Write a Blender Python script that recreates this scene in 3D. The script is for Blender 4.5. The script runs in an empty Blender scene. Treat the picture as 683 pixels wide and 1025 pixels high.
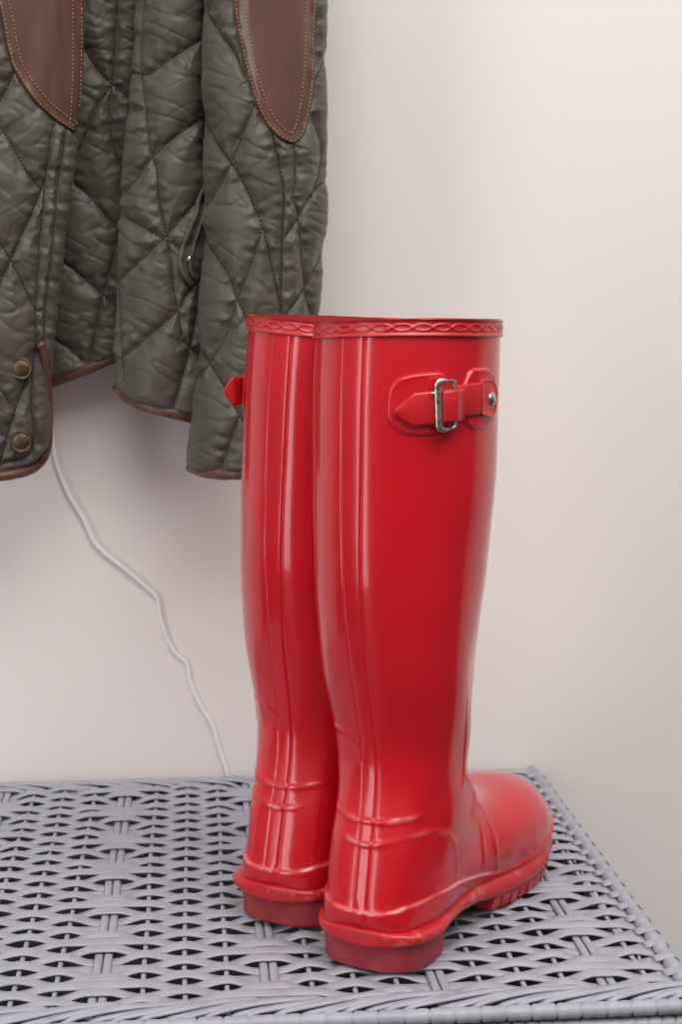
import bpy, bmesh, math, random
import numpy as np
from mathutils import Vector, Matrix
random.seed(7); RNG = np.random.default_rng(7)
PI = math.pi
COL = bpy.context.scene.collection

# ------------------------------------------------------------------ places
CHEST_TOP = 0.52          # height of the wicker chest
WALL_Y = 1.412            # the wall; the photographer stands at y = 0
EYE = Vector((0.0, 0.0, CHEST_TOP + 0.423))
FPX = 1600.0              # focal length in photo pixels (683 x 1025)
YAW, PITCH = 0.0915, 0.1326
R_ = np.array([math.cos(YAW), -math.sin(YAW), 0.0])
D_ = np.array([math.sin(YAW)*math.cos(PITCH), math.cos(YAW)*math.cos(PITCH), -math.sin(PITCH)])
_vp = np.array([(195-341.5)/FPX, -(300-512.5)/FPX, 1.0]); _n = _vp/np.linalg.norm(_vp)
YAW = math.asin(-_n[0]); PITCH = math.atan2(_n[1], _n[2])
R_ = np.array([math.cos(YAW), -math.sin(YAW), 0.0])
D_ = np.array([math.sin(YAW)*math.cos(PITCH), math.cos(YAW)*math.cos(PITCH), -math.sin(PITCH)])
U_ = np.cross(R_, D_)

def at(x, y, Y):
    """tracing coordinates of the jacket pattern -> world points at depth Y (arrays allowed)"""
    x = np.asarray(x, float); y = np.asarray(y, float); Y = np.asarray(Y, float)
    k = D_ + R_*((x-341.5)/FPX)[..., None] - U_*((y-512.5)/FPX)[..., None]
    t = Y/k[..., 1]
    return np.array(EYE) + k*t[..., None]

# ------------------------------------------------------------------ helpers
def link(o, parent=None):
    COL.objects.link(o)
    if parent is not None: o.parent = parent
    return o
def tag(o, label, cat=None, group=None, kind=None):
    o['label'] = label
    if cat: o['category'] = cat
    if group: o['group'] = group
    if kind: o['kind'] = kind
    return o
def empty(name, loc, rz=0.0):
    o = bpy.data.objects.new(name, None); COL.objects.link(o)
    o.location = loc; o.rotation_euler = (0, 0, rz); o.empty_display_size = 0.05
    return o
def mesh_obj(name, V, F, mat, parent=None, smooth=True, fix=True, sharp=None):
    me = bpy.data.meshes.new(name)
    V = np.asarray(V, float).reshape(-1, 3)
    if isinstance(F, np.ndarray):
        n, k = F.shape
        me.vertices.add(len(V)); me.vertices.foreach_set('co', V.ravel())
        me.loops.add(n*k); me.loops.foreach_set('vertex_index', F.astype(np.int32).ravel())
        me.polygons.add(n); me.polygons.foreach_set('loop_start', np.arange(0, n*k, k, dtype=np.int32))
        me.update(calc_edges=True)
    else:
        me.from_pydata([tuple(v) for v in V], [], [tuple(int(i) for i in f) for f in F])
    me.validate()
    if fix:
        bm = bmesh.new(); bm.from_mesh(me); bmesh.ops.recalc_face_normals(bm, faces=bm.faces[:]); bm.to_mesh(me); bm.free()
    me.polygons.foreach_set('use_smooth', [smooth]*len(me.polygons))
    if sharp is not None: me.set_sharp_from_angle(angle=math.radians(sharp))
    me.materials.append(mat)
    return link(bpy.data.objects.new(name, me), parent)
class MB:
    """collects closed grids and tubes into one mesh"""
    def __init__(s): s.V = []; s.F = []; s.n = 0
    def add(s, V, F):
        V = np.asarray(V, float).reshape(-1, 3)
        s.V.append(V); s.F += [tuple(i+s.n for i in f) for f in F]; s.n += len(V)
    def grid(s, P, cu=False, cv=False, caps=True):
        """P[a,b,3]; cv closes the b direction, cu closes the a direction; caps fan the open a-ends"""
        a, b = P.shape[:2]; F = []
        for i in range(a if cu else a-1):
            i2 = (i+1) % a
            for j in range(b if cv else b-1):
                j2 = (j+1) % b
                F.append((i*b+j, i*b+j2, i2*b+j2, i2*b+j))
        if caps and cv and not cu:
            F.append(tuple(range(b))[::-1]); F.append(tuple((a-1)*b+j for j in range(b)))
        s.add(P, F)
    def build(s, name, mat, parent=None, **k):
        return mesh_obj(name, np.vstack(s.V), s.F, mat, parent, **k)
def fgrid(a, b, cu=False, cv=False):
    I = np.arange(a if cu else a-1)[:, None]; J = np.arange(b if cv else b-1)[None, :]
    I2 = (I+1) % a; J2 = (J+1) % b
    return np.stack([I*b+J+0*J, I*b+J2, I2*b+J2, I2*b+J], -1).reshape(-1, 4)
def catmull(P, n):
    P = np.asarray(P, float); m = len(P)
    Q = np.vstack([2*P[0]-P[1], P, 2*P[-1]-P[-2]])
    T = np.linspace(0, m-1, n); i = np.minimum(T.astype(int), m-2); f = (T-i)[:, None]
    a, b, c, d = Q[i], Q[i+1], Q[i+2], Q[i+3]
    return .5*((2*b)+(c-a)*f+(2*a-5*b+4*c-d)*f*f+(3*b-a-3*c+d)*f**3)
def even(P, step=None, n=None, closed=False):
    """resample a polyline at even arc length"""
    P = np.asarray(P, float)
    if closed: P = np.vstack([P, P[:1]])
    L = np.r_[0, np.cumsum(np.linalg.norm(np.diff(P, axis=0), axis=1))]
    if n is None: n = max(2, int(L[-1]/step)+1)
    t = np.linspace(0, L[-1], n+1)[:-1] if closed else np.linspace(0, L[-1], n)
    return np.stack([np.interp(t, L, P[:, k]) for k in range(P.shape[1])], -1)
def sweep(path, ra, rb, up=(0, 0, 1), m=10, closed=False, power=1.0):
    """ellipse ra (sideways) x rb (along up) swept along path; ra, rb scalars or arrays"""
    P = np.asarray(path, float); n = len(P)
    T = (np.roll(P, -1, 0)-np.roll(P, 1, 0)) if closed else np.gradient(P, axis=0)
    T /= np.linalg.norm(T, axis=1)[:, None]+1e-12
    up = np.broadcast_to(np.asarray(up, float), P.shape)
    S = np.cross(T, up); S /= np.linalg.norm(S, axis=1)[:, None]+1e-12
    N = np.cross(S, T)
    th = np.linspace(0, 2*PI, m, endpoint=False)
    c = np.sign(np.cos(th))*np.abs(np.cos(th))**power; d = np.sign(np.sin(th))*np.abs(np.sin(th))**power
    ra = np.broadcast_to(ra, (n,))[:, None, None]; rb = np.broadcast_to(rb, (n,))[:, None, None]
    return P[:, None]+S[:, None]*c[None, :, None]*ra+N[:, None]*d[None, :, None]*rb
def smooth01(a, b, x):
    t = np.clip((x-a)/(b-a), 0, 1); return t*t*(3-2*t)
_H = RNG.random(65536)
def vnoise(x, y, seed=0):
    x = np.asarray(x, float); y = np.asarray(y, float)
    xi = np.floor(x).astype(np.int64); yi = np.floor(y).astype(np.int64); fx = x-xi; fy = y-yi
    fx = fx*fx*(3-2*fx); fy = fy*fy*(3-2*fy)
    h = lambda a, b: _H[((a*73856093) ^ (b*19349663) ^ (seed*83492791)) & 65535]
    return ((h(xi, yi)*(1-fx)+h(xi+1, yi)*fx)*(1-fy)+(h(xi, yi+1)*(1-fx)+h(xi+1, yi+1)*fx)*fy)*2-1
def dist_poly(X, L):
    """distance of points X[N,k] to polyline L[m,k]; also arc length of the nearest point"""
    best = np.full(len(X), 1e9); arc = np.zeros(len(X)); s0 = 0.0
    for a, b in zip(L[:-1], L[1:]):
        ab = b-a; l2 = ab@ab
        if l2 < 1e-14: continue
        t = np.clip(((X-a)@ab)/l2, 0, 1)
        d = np.linalg.norm(X-a-t[:, None]*ab, axis=1); m = d < best
        best[m] = d[m]; arc[m] = s0+t[m]*math.sqrt(l2); s0 += math.sqrt(l2)
    return best, arc
def in_poly(X, L):
    c = np.zeros(len(X), bool); x, y = X[:, 0], X[:, 1]
    for (x1, y1), (x2, y2) in zip(L, np.roll(L, -1, 0)):
        if y1 == y2: continue
        c ^= ((y1 > y) != (y2 > y)) & (x < (x2-x1)*(y-y1)/(y2-y1)+x1)
    return c

# ------------------------------------------------------------------ materials
def mat(name, col, rough=.5, spec=.5, metal=0., coat=0., noise=None, bump=None, sheen=0., coat_rough=.05, rough_noise=None):
    m = bpy.data.materials.new(name); m.use_nodes = True
    nt = m.node_tree; b = nt.nodes['Principled BSDF']
    b.inputs['Base Color'].default_value = (*col, 1); b.inputs['Roughness'].default_value = rough
    b.inputs['Specular IOR Level'].default_value = spec; b.inputs['Metallic'].default_value = metal
    b.inputs['Coat Weight'].default_value = coat; b.inputs['Coat Roughness'].default_value = coat_rough
    if sheen: b.inputs['Sheen Weight'].default_value = sheen
    tc = nt.nodes.new('ShaderNodeTexCoord')
    def noise_node(scale, detail, stretch=(1, 1, 1)):
        mp = nt.nodes.new('ShaderNodeMapping'); mp.inputs['Scale'].default_value = stretch
        nt.links.new(tc.outputs['Object'], mp.inputs['Vector'])
        n = nt.nodes.new('ShaderNodeTexNoise'); n.inputs['Scale'].default_value = scale; n.inputs['Detail'].default_value = detail
        nt.links.new(mp.outputs['Vector'], n.inputs['Vector']); return n
    if noise:      # (scale, second colour, low, high, stretch)
        sc, c2, lo, hi, st = noise
        n = noise_node(sc, 5, st); r = nt.nodes.new('ShaderNodeValToRGB')
        r.color_ramp.elements[0].position = lo; r.color_ramp.elements[0].color = (*col, 1)
        r.color_ramp.elements[1].position = hi; r.color_ramp.elements[1].color = (*c2, 1)
        nt.links.new(n.outputs['Fac'], r.inputs['Fac']); nt.links.new(r.outputs['Color'], b.inputs['Base Color'])
    if rough_noise:  # (scale, lo, hi, stretch)
        sc, lo, hi, st = rough_noise
        n = noise_node(sc, 4, st); mr = nt.nodes.new('ShaderNodeMapRange')
        mr.inputs['From Min'].default_value = .35; mr.inputs['From Max'].default_value = .7
        mr.inputs['To Min'].default_value = lo; mr.inputs['To Max'].default_value = hi
        nt.links.new(n.outputs['Fac'], mr.inputs['Value']); nt.links.new(mr.outputs['Result'], b.inputs['Roughness'])
    if bump:       # (scale, strength, distance, stretch)
        sc, s, d, st = bump
        n = noise_node(sc, 4, st); bp = nt.nodes.new('ShaderNodeBump')
        bp.inputs['Strength'].default_value = s; bp.inputs['Distance'].default_value = d
        nt.links.new(n.outputs['Fac'], bp.inputs['Height']); nt.links.new(bp.outputs['Normal'], b.inputs['Normal'])
    return m
O3 = (1, 1, 1)
M_WALL = mat('wall_paint', (.80, .752, .725), .75, .2, bump=(260, .12, .0006, O3))
M_FLOOR = mat('floor_boards', (.055, .042, .033), .5, noise=(6, (.04, .03, .024), .4, .6, (1, 12, 1)))
M_WICKER = mat('painted_wicker', (.36, .358, .41), .42, .45, noise=(60, (.305, .303, .355), .45, .7, O3), bump=(500, .15, .0006, O3))
M_DARKIN = mat('chest_lining', (.50, .48, .43), .9, .1)
M_RED = mat('red_rubber', (.535, .005, .013), .19, .45, coat=.35, coat_rough=.04, noise=(9, (.565, .009, .018), .35, .7, O3),
            rough_noise=(14, .15, .25, (1, 1, .25)), bump=(30, .05, .002, (1, 1, .3)))
M_UPPER = M_RED.copy(); M_UPPER.name = 'red_rubber_worn_lit_edges'  # pale ridge crests: scuffs, with the ridges' highlights painted into the same colour
_t = M_UPPER.node_tree; _b = _t.nodes['Principled BSDF']; _a = _t.nodes.new('ShaderNodeAttribute'); _a.attribute_name = 'wear_glint'
_x = _t.nodes.new('ShaderNodeMix'); _x.data_type = 'RGBA'; _src = _b.inputs['Base Color'].links[0].from_socket
_s = _t.nodes.new('ShaderNodeMath'); _s.operation = 'MULTIPLY'; _s.inputs[1].default_value = .75
_t.links.new(_a.outputs['Fac'], _s.inputs[0]); _t.links.new(_s.outputs[0], _x.inputs['Factor'])
_t.links.new(_src, _x.inputs['A']); _x.inputs['B'].default_value = (.70, .30, .27, 1); _t.links.new(_x.outputs['Result'], _b.inputs['Base Color'])
M_REDBAND = mat('red_rubber_trim', (.50, .015, .022), .28, .5, noise=(90, (.62, .10, .09), .56, .78, O3))
M_WELT = mat('red_rubber_welt', (.48, .014, .02), .30, .5, noise=(70, (.66, .22, .19), .60, .84, O3))
M_HEEL = mat('dull_red_rubber', (.29, .02, .028), .5, .4, noise=(60, (.35, .045, .05), .4, .7, O3), bump=(300, .1, .0006, O3))
M_LINING = mat('boot_lining', (.38, .03, .035), .8, .2)
M_STRAP = mat('red_strap', (.52, .012, .018), .30, .5, bump=(400, .06, .0005, O3))
M_SILVER = mat('worn_silver', (.62, .58, .52), .28, .5, 1.0, noise=(260, (.20, .17, .14), .52, .68, O3))
M_CLOTH = mat('olive_nylon', (.072, .0635, .049), .47, .36, sheen=.06, noise=(25, (.083, .074, .058), .35, .65, O3), bump=(900, .12, .0005, O3))
M_THREAD = mat('olive_thread', (.030, .027, .021), .7, .2)
M_THREADL = mat('tan_thread', (.36, .22, .17), .7, .2)
M_LEATHER = mat('brown_leather', (.112, .051, .037), .27, .5, noise=(30, (.150, .069, .050), .35, .7, (1, 1, .3)), bump=(350, .12, .0006, O3))
M_BIND = mat('brown_binding', (.088, .041, .029), .40, .5, noise=(80, (.125, .058, .041), .4, .7, O3), bump=(250, .2, .0008, O3))
M_BRONZE = mat('antique_brass', (.13, .097, .066), .50, .5, 1.0, noise=(200, (.07, .052, .038), .45, .7, O3))
M_CABLE = mat('white_cable', (.88, .87, .87), .35, .5)

# ------------------------------------------------------------------ the room
def box(name, lo, hi, m, parent=None):
    x0, y0, z0 = lo; x1, y1, z1 = hi
    V = [(x, y, z) for x in (x0, x1) for y in (y0, y1) for z in (z0, z1)]
    F = [(0, 1, 3, 2), (4, 6, 7, 5), (0, 4, 5, 1), (2, 3, 7, 6), (0, 2, 6, 4), (1, 5, 7, 3)]
    return mesh_obj(name, V, F, m, parent, smooth=False)
w = box('wall_back', (-4, WALL_Y, 0), (4, WALL_Y+.1, 2.6), M_WALL); tag(w, 'plain warm white painted wall behind the boots and jacket', kind='structure')
fl = box('floor', (-4, -3, -.05), (4, WALL_Y, 0), M_FLOOR); tag(fl, 'brown floor under the wicker chest', kind='structure')

# ------------------------------------------------------------------ wicker chest
CX0, CX1 = -.425, .303
CY0, CY1 = .912, 1.400
BAR0, STEP = .0417, .1065/4

def weave(mb, x0, x1, y0, y1, to_world, x_bar=BAR0, pitch=.0112, amp=.0025, wid=.0062, th=.0012, dx=.0026, stakes=True, seg=8, jit=1.0):
    """plain weave in a local frame (x along the weft, y across, h outwards); every fourth stake is a flat pair"""
    k0 = math.ceil((x0+.003-x_bar)/STEP); k1 = math.floor((x1-.003-x_bar)/STEP)
    knots = []; kz = []
    for k in range(k0-1, k1+2):
        xs = x_bar+k*STEP
        if k % 4 == 0: knots += [xs-.0058, xs+.0058]; kz += [2+(k//4) % 3]*2
        else: knots.append(xs); kz.append(k % 2)
    knots = np.array(knots); kz = np.array(kz)
    X = np.arange(x0, x1+1e-6, dx)
    i = np.clip(np.searchsorted(knots, X)-1, 0, len(knots)-2)
    f = (X-knots[i])/(knots[i+1]-knots[i]); f = np.clip(f, 0, 1); s = f*f*(3-2*f)
    ny = int((y1-y0)/pitch)
    th_ = np.linspace(0, 2*PI, seg, endpoint=False)
    for r in range(ny):
        yc = y0+(r+.5)*pitch+jit*(random.uniform(-.0008, .0008)+.0010*vnoise(X*14, X*0+r*3.1))
        # single stakes: over one, under one; flat pairs: over three rows, under three
        kr = np.where(kz < 2, (2*kz-1)*(1 if r % 2 else -1), np.where((r+2*(kz-2)) % 6 < 3, 1, -1))
        base = kr[i]*(1-s)+kr[i+1]*s
        h = base*amp*(1+.18*vnoise(X*30, X*0+r*1.7, 3))
        wd = wid*random.uniform(.88, 1.06)
        P = np.zeros((len(X), seg, 3))
        for q in range(seg):
            P[:, q, 0] = X; P[:, q, 1] = yc+wd*math.cos(th_[q])
            P[:, q, 2] = h+th*math.sin(th_[q])*(1.25 if abs(math.cos(th_[q])) > .4 else 1)
        mb.grid(to_world(P), cv=True)
    if stakes:
        Y = np.arange(y0-.004, y1+.004, .012)
        for k in range(k0, k1+1):
            xs = x_bar+k*STEP
            spec = [(-.0031, .0028, .0012), (.0031, .0028, .0012)] if k % 4 == 0 else [(0, .0017, .0015)]
            for off, a, b in spec:
                xx = xs+off+.0012*vnoise(Y*12, Y*0+k*2.3)
                P = np.zeros((len(Y), 8, 3))
                for q in range(8):
                    t = 2*PI*q/8
                    P[:, q, 0] = xx+a*math.cos(t); P[:, q, 1] = Y; P[:, q, 2] = b*math.sin(t)
                mb.grid(to_world(P), cv=True)

def wrapped_rod(mb, path, r, wrap, up=(0, 0, 1), amp=.0006, step=.0012, m=10):
    P = even(path, step); n = len(P); s = np.arange(n)*step
    ph = (s/wrap) % 1.0
    rr = r+amp*(1-np.abs(2*ph-1)**9*2.2)
    mb.grid(sweep(P, rr, rr, up, m), cv=True)

chest = empty('wicker_chest', ((CX0+CX1)/2, (CY0+CY1)/2, 0))
tag(chest, 'grey lavender painted wicker chest against the wall under the red boots', 'chest')
CO = np.array(chest.location)
TZ = CHEST_TOP-.0047          # weave mid-height so that the upper strands reach the chest top
lid = MB()
weave(lid, CX0+.004, CX1-.004, CY0+.012, CY1-.012, lambda P: P+np.array([0, 0, TZ])-CO)
lid_o = lid.build('woven_lid', M_WICKER, chest, fix=False)
# slanted border strands along the front and the back
for (ye, sgn) in ((CY0, 1), (CY1, -1)):
    brd = MB(); k = 0; x = CX0-.01
    while x < CX1-.015:
        L = .088; t = np.linspace(0, 1, 26)
        xx = x+L*t+random.uniform(-.003, .003)
        inn = ye+sgn*(.0035+.021*t**1.15+.0012*np.sin(t*6+k))
        z = TZ+.0005+.0026*np.sin(PI*np.clip(t*1.15-.1, 0, 1))-.0035*smooth01(.82, 1, t)-.004*(1-smooth01(0, .15, t))+.0012*math.sin(k*2.1)
        P = np.stack([xx, inn, z], -1); keep = xx < CX1-.001
        if keep.sum() > 4:
            brd.grid(sweep(P[keep]-CO, .0029*np.ones(keep.sum()), .0014, (0, 0, 1), 8), cv=True)
        x += STEP*.52 if sgn > 0 else STEP*.6; k += 1
    brd.build('braided_border', M_WICKER, chest, fix=False)
rim = MB()
zr = CHEST_TOP-.0078
wrapped_rod(rim, np.array([(CX0, CY0, zr), (CX1-.004, CY0, zr)])-CO, .0043, .0078)
wrapped_rod(rim, np.array([(CX0, CY1, zr), (CX1, CY1, zr)])-CO, .0043, .0078)
for xs in (CX0, CX1):
    wrapped_rod(rim, np.array([(xs, CY0-.002, zr+.0025), (xs, CY1, zr+.0025)])-CO, .0043, .0148, amp=.0014)
rim.build('wrapped_rim', M_WICKER, chest, fix=False)
# turned-over strand ends along both short edges
for sx, xs in ((1, CX1), (-1, CX0)):
    ends = MB(); y = CY0+.016
    while y < CY1-.012:
        t = np.linspace(0, 1, 12)
        P = np.stack([xs-sx*.010+sx*.0146*np.sin(t*PI*.62), y+.003*t, TZ+.0012+.0022*np.sin(t*PI)-.0065*smooth01(.55, 1, t)], -1)
        ends.grid(sweep(P-CO, .0048, .0013, (0, 0, 1), 8), cv=True)
        y += .0224
    ends.build('turned_ends', M_WICKER, chest, fix=False)
lip = MB()
zb = CHEST_TOP-.0195
for a, b in (((CX0, CY0+.001), (CX1, CY0+.001)), ((CX1, CY0), (CX1, CY1)), ((CX0, CY1), (CX1, CY1)), ((CX0, CY0), (CX0, CY1))):
    wrapped_rod(lip, np.array([(*a, zb), (*b, zb)])-CO, .005, .0085)
lip.build('body_rim', M_WICKER, chest, fix=False)
body = MB()
zt = CHEST_TOP-.024
kw = dict(dx=.0065, seg=6)
weave(body, CX0, CX1, .012, zt, lambda P: np.stack([P[..., 0], CY0+.004-P[..., 2], P[..., 1]], -1)-CO, **kw)
weave(body, CX0, CX1, .012, zt, lambda P: np.stack([P[..., 0], CY1-.004+P[..., 2], P[..., 1]], -1)-CO, **kw)
weave(body, CY0, CY1, .012, zt, lambda P: np.stack([CX1-.004+P[..., 2], P[..., 0], P[..., 1]], -1)-CO, x_bar=CY0+.03, **kw)
weave(body, CY0, CY1, .012, zt, lambda P: np.stack([CX0+.004-P[..., 2], P[..., 0], P[..., 1]], -1)-CO, x_bar=CY0+.03, **kw)
wrapped_rod(body, np.array([(CX0, CY0, .006), (CX1, CY0, .006)])-CO, .005, .0085)
wrapped_rod(body, np.array([(CX1, CY0, .006), (CX1, CY1, .006)])-CO, .005, .0085)
body.build('woven_body', M_WICKER, chest, fix=False)
lin = MB()
def lbox(lo, hi):
    x0, y0, z0 = lo; x1, y1, z1 = hi
    V = np.array([(x, y, z) for x in (x0, x1) for y in (y0, y1) for z in (z0, z1)])-CO
    lin.add(V, [(0, 1, 3, 2), (4, 6, 7, 5), (0, 4, 5, 1), (2, 3, 7, 6), (0, 2, 6, 4), (1, 5, 7, 3)])
i = .011; t = .003
lbox((CX0+i, CY0+i, .01), (CX1-i, CY1-i, .014))
lbox((CX0+i, CY0+i, .014), (CX1-i, CY0+i+t, zt)); lbox((CX0+i, CY1-i-t, .014), (CX1-i, CY1-i, zt))
lbox((CX0+i, CY0+i+t, .014), (CX0+i+t, CY1-i-t, zt)); lbox((CX1-i-t, CY0+i+t, .014), (CX1-i, CY1-i-t, zt))
lin.build('dark_lining', M_DARKIN, chest, smooth=False)

# ------------------------------------------------------------------ boots
ST = np.array([
 [9,410,137,410],[7,385,136.5,385],[5,350,135,350],[4,315,133,315],[3.5,280,130.5,280],[4.5,245,131.5,245],[7.5,215,130,215],[12,185,129,187],
 [17,158,128,162],[20,135,127,142],[18.5,114,126.5,126],[13.5,95,127,113],[8,78,131,101],[4,62,136,90],[1,47,147,83.5],[0,33,159,79],
 [9,23,173,76],[45,21,188,75],[85,22,203,74.5],[125,20,218,72.5],[160,15,232,69],[195,12.5,245,63],[225,13.5,256,54.5],[247,17,264,44],[261,22.5,268.5,34],[267.5,27,269.5,29]])/1000
SHW = np.array([[0,.0415],[.06,.0415],[.09,.041],[.12,.0415],[.15,.046],[.19,.0505],[.24,.055],[.30,.058],[.36,.0585],[.42,.0585]])
PO = np.array([[0,.040],[.05,.0395],[.08,.0375],[.11,.038],[.15,.0447],[.185,.0484],[.21,.0473],[.235,.0406],[.252,.0302],[.262,.0182],[.267,.0083],[.2686,.001]])
PIN = np.array([[0,.0445],[.05,.043],[.08,.038],[.11,.036],[.15,.0395],[.185,.0442],[.21,.0452],[.235,.0426],[.252,.0338],[.262,.0213],[.267,.0094],[.2686,.001]])
def stab(T, x):
    g = np.linspace(T[0, 0], T[-1, 0], 400); y = np.interp(g, T[:, 0], T[:, 1])
    y = np.convolve(np.pad(y, 12, mode='edge'), np.ones(25)/25, 'valid')
    return np.interp(x, g, y)
NST = len(ST)
TB = np.linspace(0, NST-1, 2001); SB = catmull(ST, 2001)

BOOT_R = dict(loc=(.0995, .962), lean=.008); BOOT_L = dict(loc=(.0462, 1.043), lean=-.033); BOOT_ANG = 33
def press_plane(w):
    a = math.radians(BOOT_ANG); f = np.array([math.sin(a), math.cos(a)]); l = np.array([-math.cos(a), math.sin(a)])
    k = smooth01(.10, .22, w)
    dl = np.array(BOOT_L['loc'])-np.array(BOOT_R['loc'])
    fw_, lt = dl@f, dl@l
    th = k*math.atan2(fw_, lt+.012)
    n = (l[0]*np.cos(th)+f[0]*np.sin(th), l[1]*np.cos(th)+f[1]*np.sin(th))
    mid = (np.array(BOOT_L['loc'])+np.array(BOOT_R['loc']))/2
    ln = (BOOT_R['lean']+BOOT_L['lean'])/2*w
    return n, (mid[0]+f[0]*.07+l[0]*ln, mid[1]+f[1]*.07+l[1]*ln)

class Boot:
    """the boot's surface in its own frame: u to the toe, v to the left, w up.  side=+1 is the right boot, -1 the left one"""
    def __init__(s, side, twist, lean, loc=None, ang=0): s.side = side; s.tw = twist; s.lean = lean; s.loc = loc; s.ang = math.radians(ang); s.tilt = .05 if side < 0 else -.012
    def at_t(s, tt, ph, off=0.0):
        tt, ph = np.broadcast_arrays(np.asarray(tt, float), np.asarray(ph, float))
        S = [np.interp(tt, TB, SB[:, k]) for k in range(4)]
        c = (1-np.cos(ph))/2
        u = S[0]*(1-c)+S[2]*c; w = S[1]*(1-c)+S[3]*c
        k = smooth01(.055, .115, w)
        ho = stab(PO, u)*(1-k)+stab(SHW, w)*k; hi = stab(PIN, u)*(1-k)+stab(SHW, w)*k
        sn = np.sin(ph)
        f2 = smooth01(13.5, 17, tt)
        e = np.where(np.cos(ph) > 0, 1-.35*smooth01(8.5, 12, tt)-.33*f2, 1-.12*f2)
        mag = np.abs(sn)**e
        egg = .36*smooth01(.085, .125, w)*(1-smooth01(.17, .32, w))+.05*smooth01(.1, .2, w)
        mag = mag*(1+egg*(.36-c)*(1+.5*np.sin(PI*c)))
        v = np.where(sn >= 0, -(ho+off)*mag, (hi+off)*mag)
        if np.any(off != 0): u = u-off*np.cos(ph)*np.where(tt < 14, 1, 0)
        return np.stack([u, v, w], -1)
    def pose(s, Q):
        """mirror for the left boot, then the small twist and lean of the standing shaft"""
        Q = np.array(Q); u, v, w = Q[..., 0], Q[..., 1]*s.side, Q[..., 2]
        u = u+.004*smooth01(.17, .27, u)*(w < .12)
        a = math.radians(s.tw)*smooth01(.06, .2, w); uc = .07
        u2 = uc+(u-uc)*np.cos(a)+v*np.sin(a); v2 = v*np.cos(a)-(u-uc)*np.sin(a)+s.lean*w
        # the soft shafts are pressed flat against each other
        fx, fy = math.sin(s.ang), math.cos(s.ang)
        x = s.loc[0]+u2*fx-v2*fy; y = s.loc[1]+u2*fy+v2*fx
        n, p0 = press_plane(w)
        sg = 1 if s.side > 0 else -1
        d = ((x-p0[0])*n[0]+(y-p0[1])*n[1])*sg; k = .0042
        z = np.clip(-d/k, -40, 40); d2 = -k*np.log1p(np.exp(z)); d2 = np.where(z > 30, d, d2)-.0003
        x = x+(d2-d)*n[0]*sg; y = y+(d2-d)*n[1]*sg
        x -= s.loc[0]; y -= s.loc[1]
        u3, v3 = x*fx+y*fy, -x*fy+y*fx
        return np.stack([u3, v3, w+s.tilt*(v3-.41*s.lean)*smooth01(.2, .41, w)], -1)
    def shaft(s, deg, w, off=0.0):
        """point on the shaft by angle round it (0 = back seam, 90 = outer side) and height"""
        tt = np.interp(-np.asarray(w, float), -SB[:900, 1], TB[:900])
        return s.at_t(tt, np.radians(deg), off)

def sfeat(P, n=60): return catmull(np.array(P, float)/1000, n)
F_ANKLE = sfeat([(13.5,0,94.7),(14.5,11.5,95.3),(22,25,97.5),(33,31,99.7),(48.3,36.1,101.1),(65.8,37.9,105),(73.9,38.5,117.2),(73.7,40.7,138.9),(71,43.6,167),(70,46.5,195)])
F_COUNT = sfeat([(8.8,0,80.7),(10.4,11.7,82.5),(22.9,28.1,87),(37.7,35,87.1),(49.7,38.1,81),(60.4,39.4,68.7),(65.7,39.3,46.6)])
F_VAMP1 = sfeat([(78,37,114),(95,36,96),(110,35.6,72),(110,37.1,52.8),(110,38,42)])
F_VAMP2 = sfeat([(86,35.5,110),(106,32,93),(124.4,29.1,75.4),(127,35.5,61.2),(126,39.8,48.6),(131,38,32)])
F_TAB = sfeat([(42,38,130),(41.5,37.8,140),(38,36,146.5),(32.9,32.4,149),(26,25,149),(21,16,146),(18.5,8,141)])
FOXU = np.array([-5, 0, 10, 34, 66, 100, 136, 164, 180, 200, 234, 252, 270])/1000
FOXW = np.array([39.5, 40, 43.5, 45.5, 44, 37, 28.5, 26.5, 28, 31.5, 36, 38, 38])/1000

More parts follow.
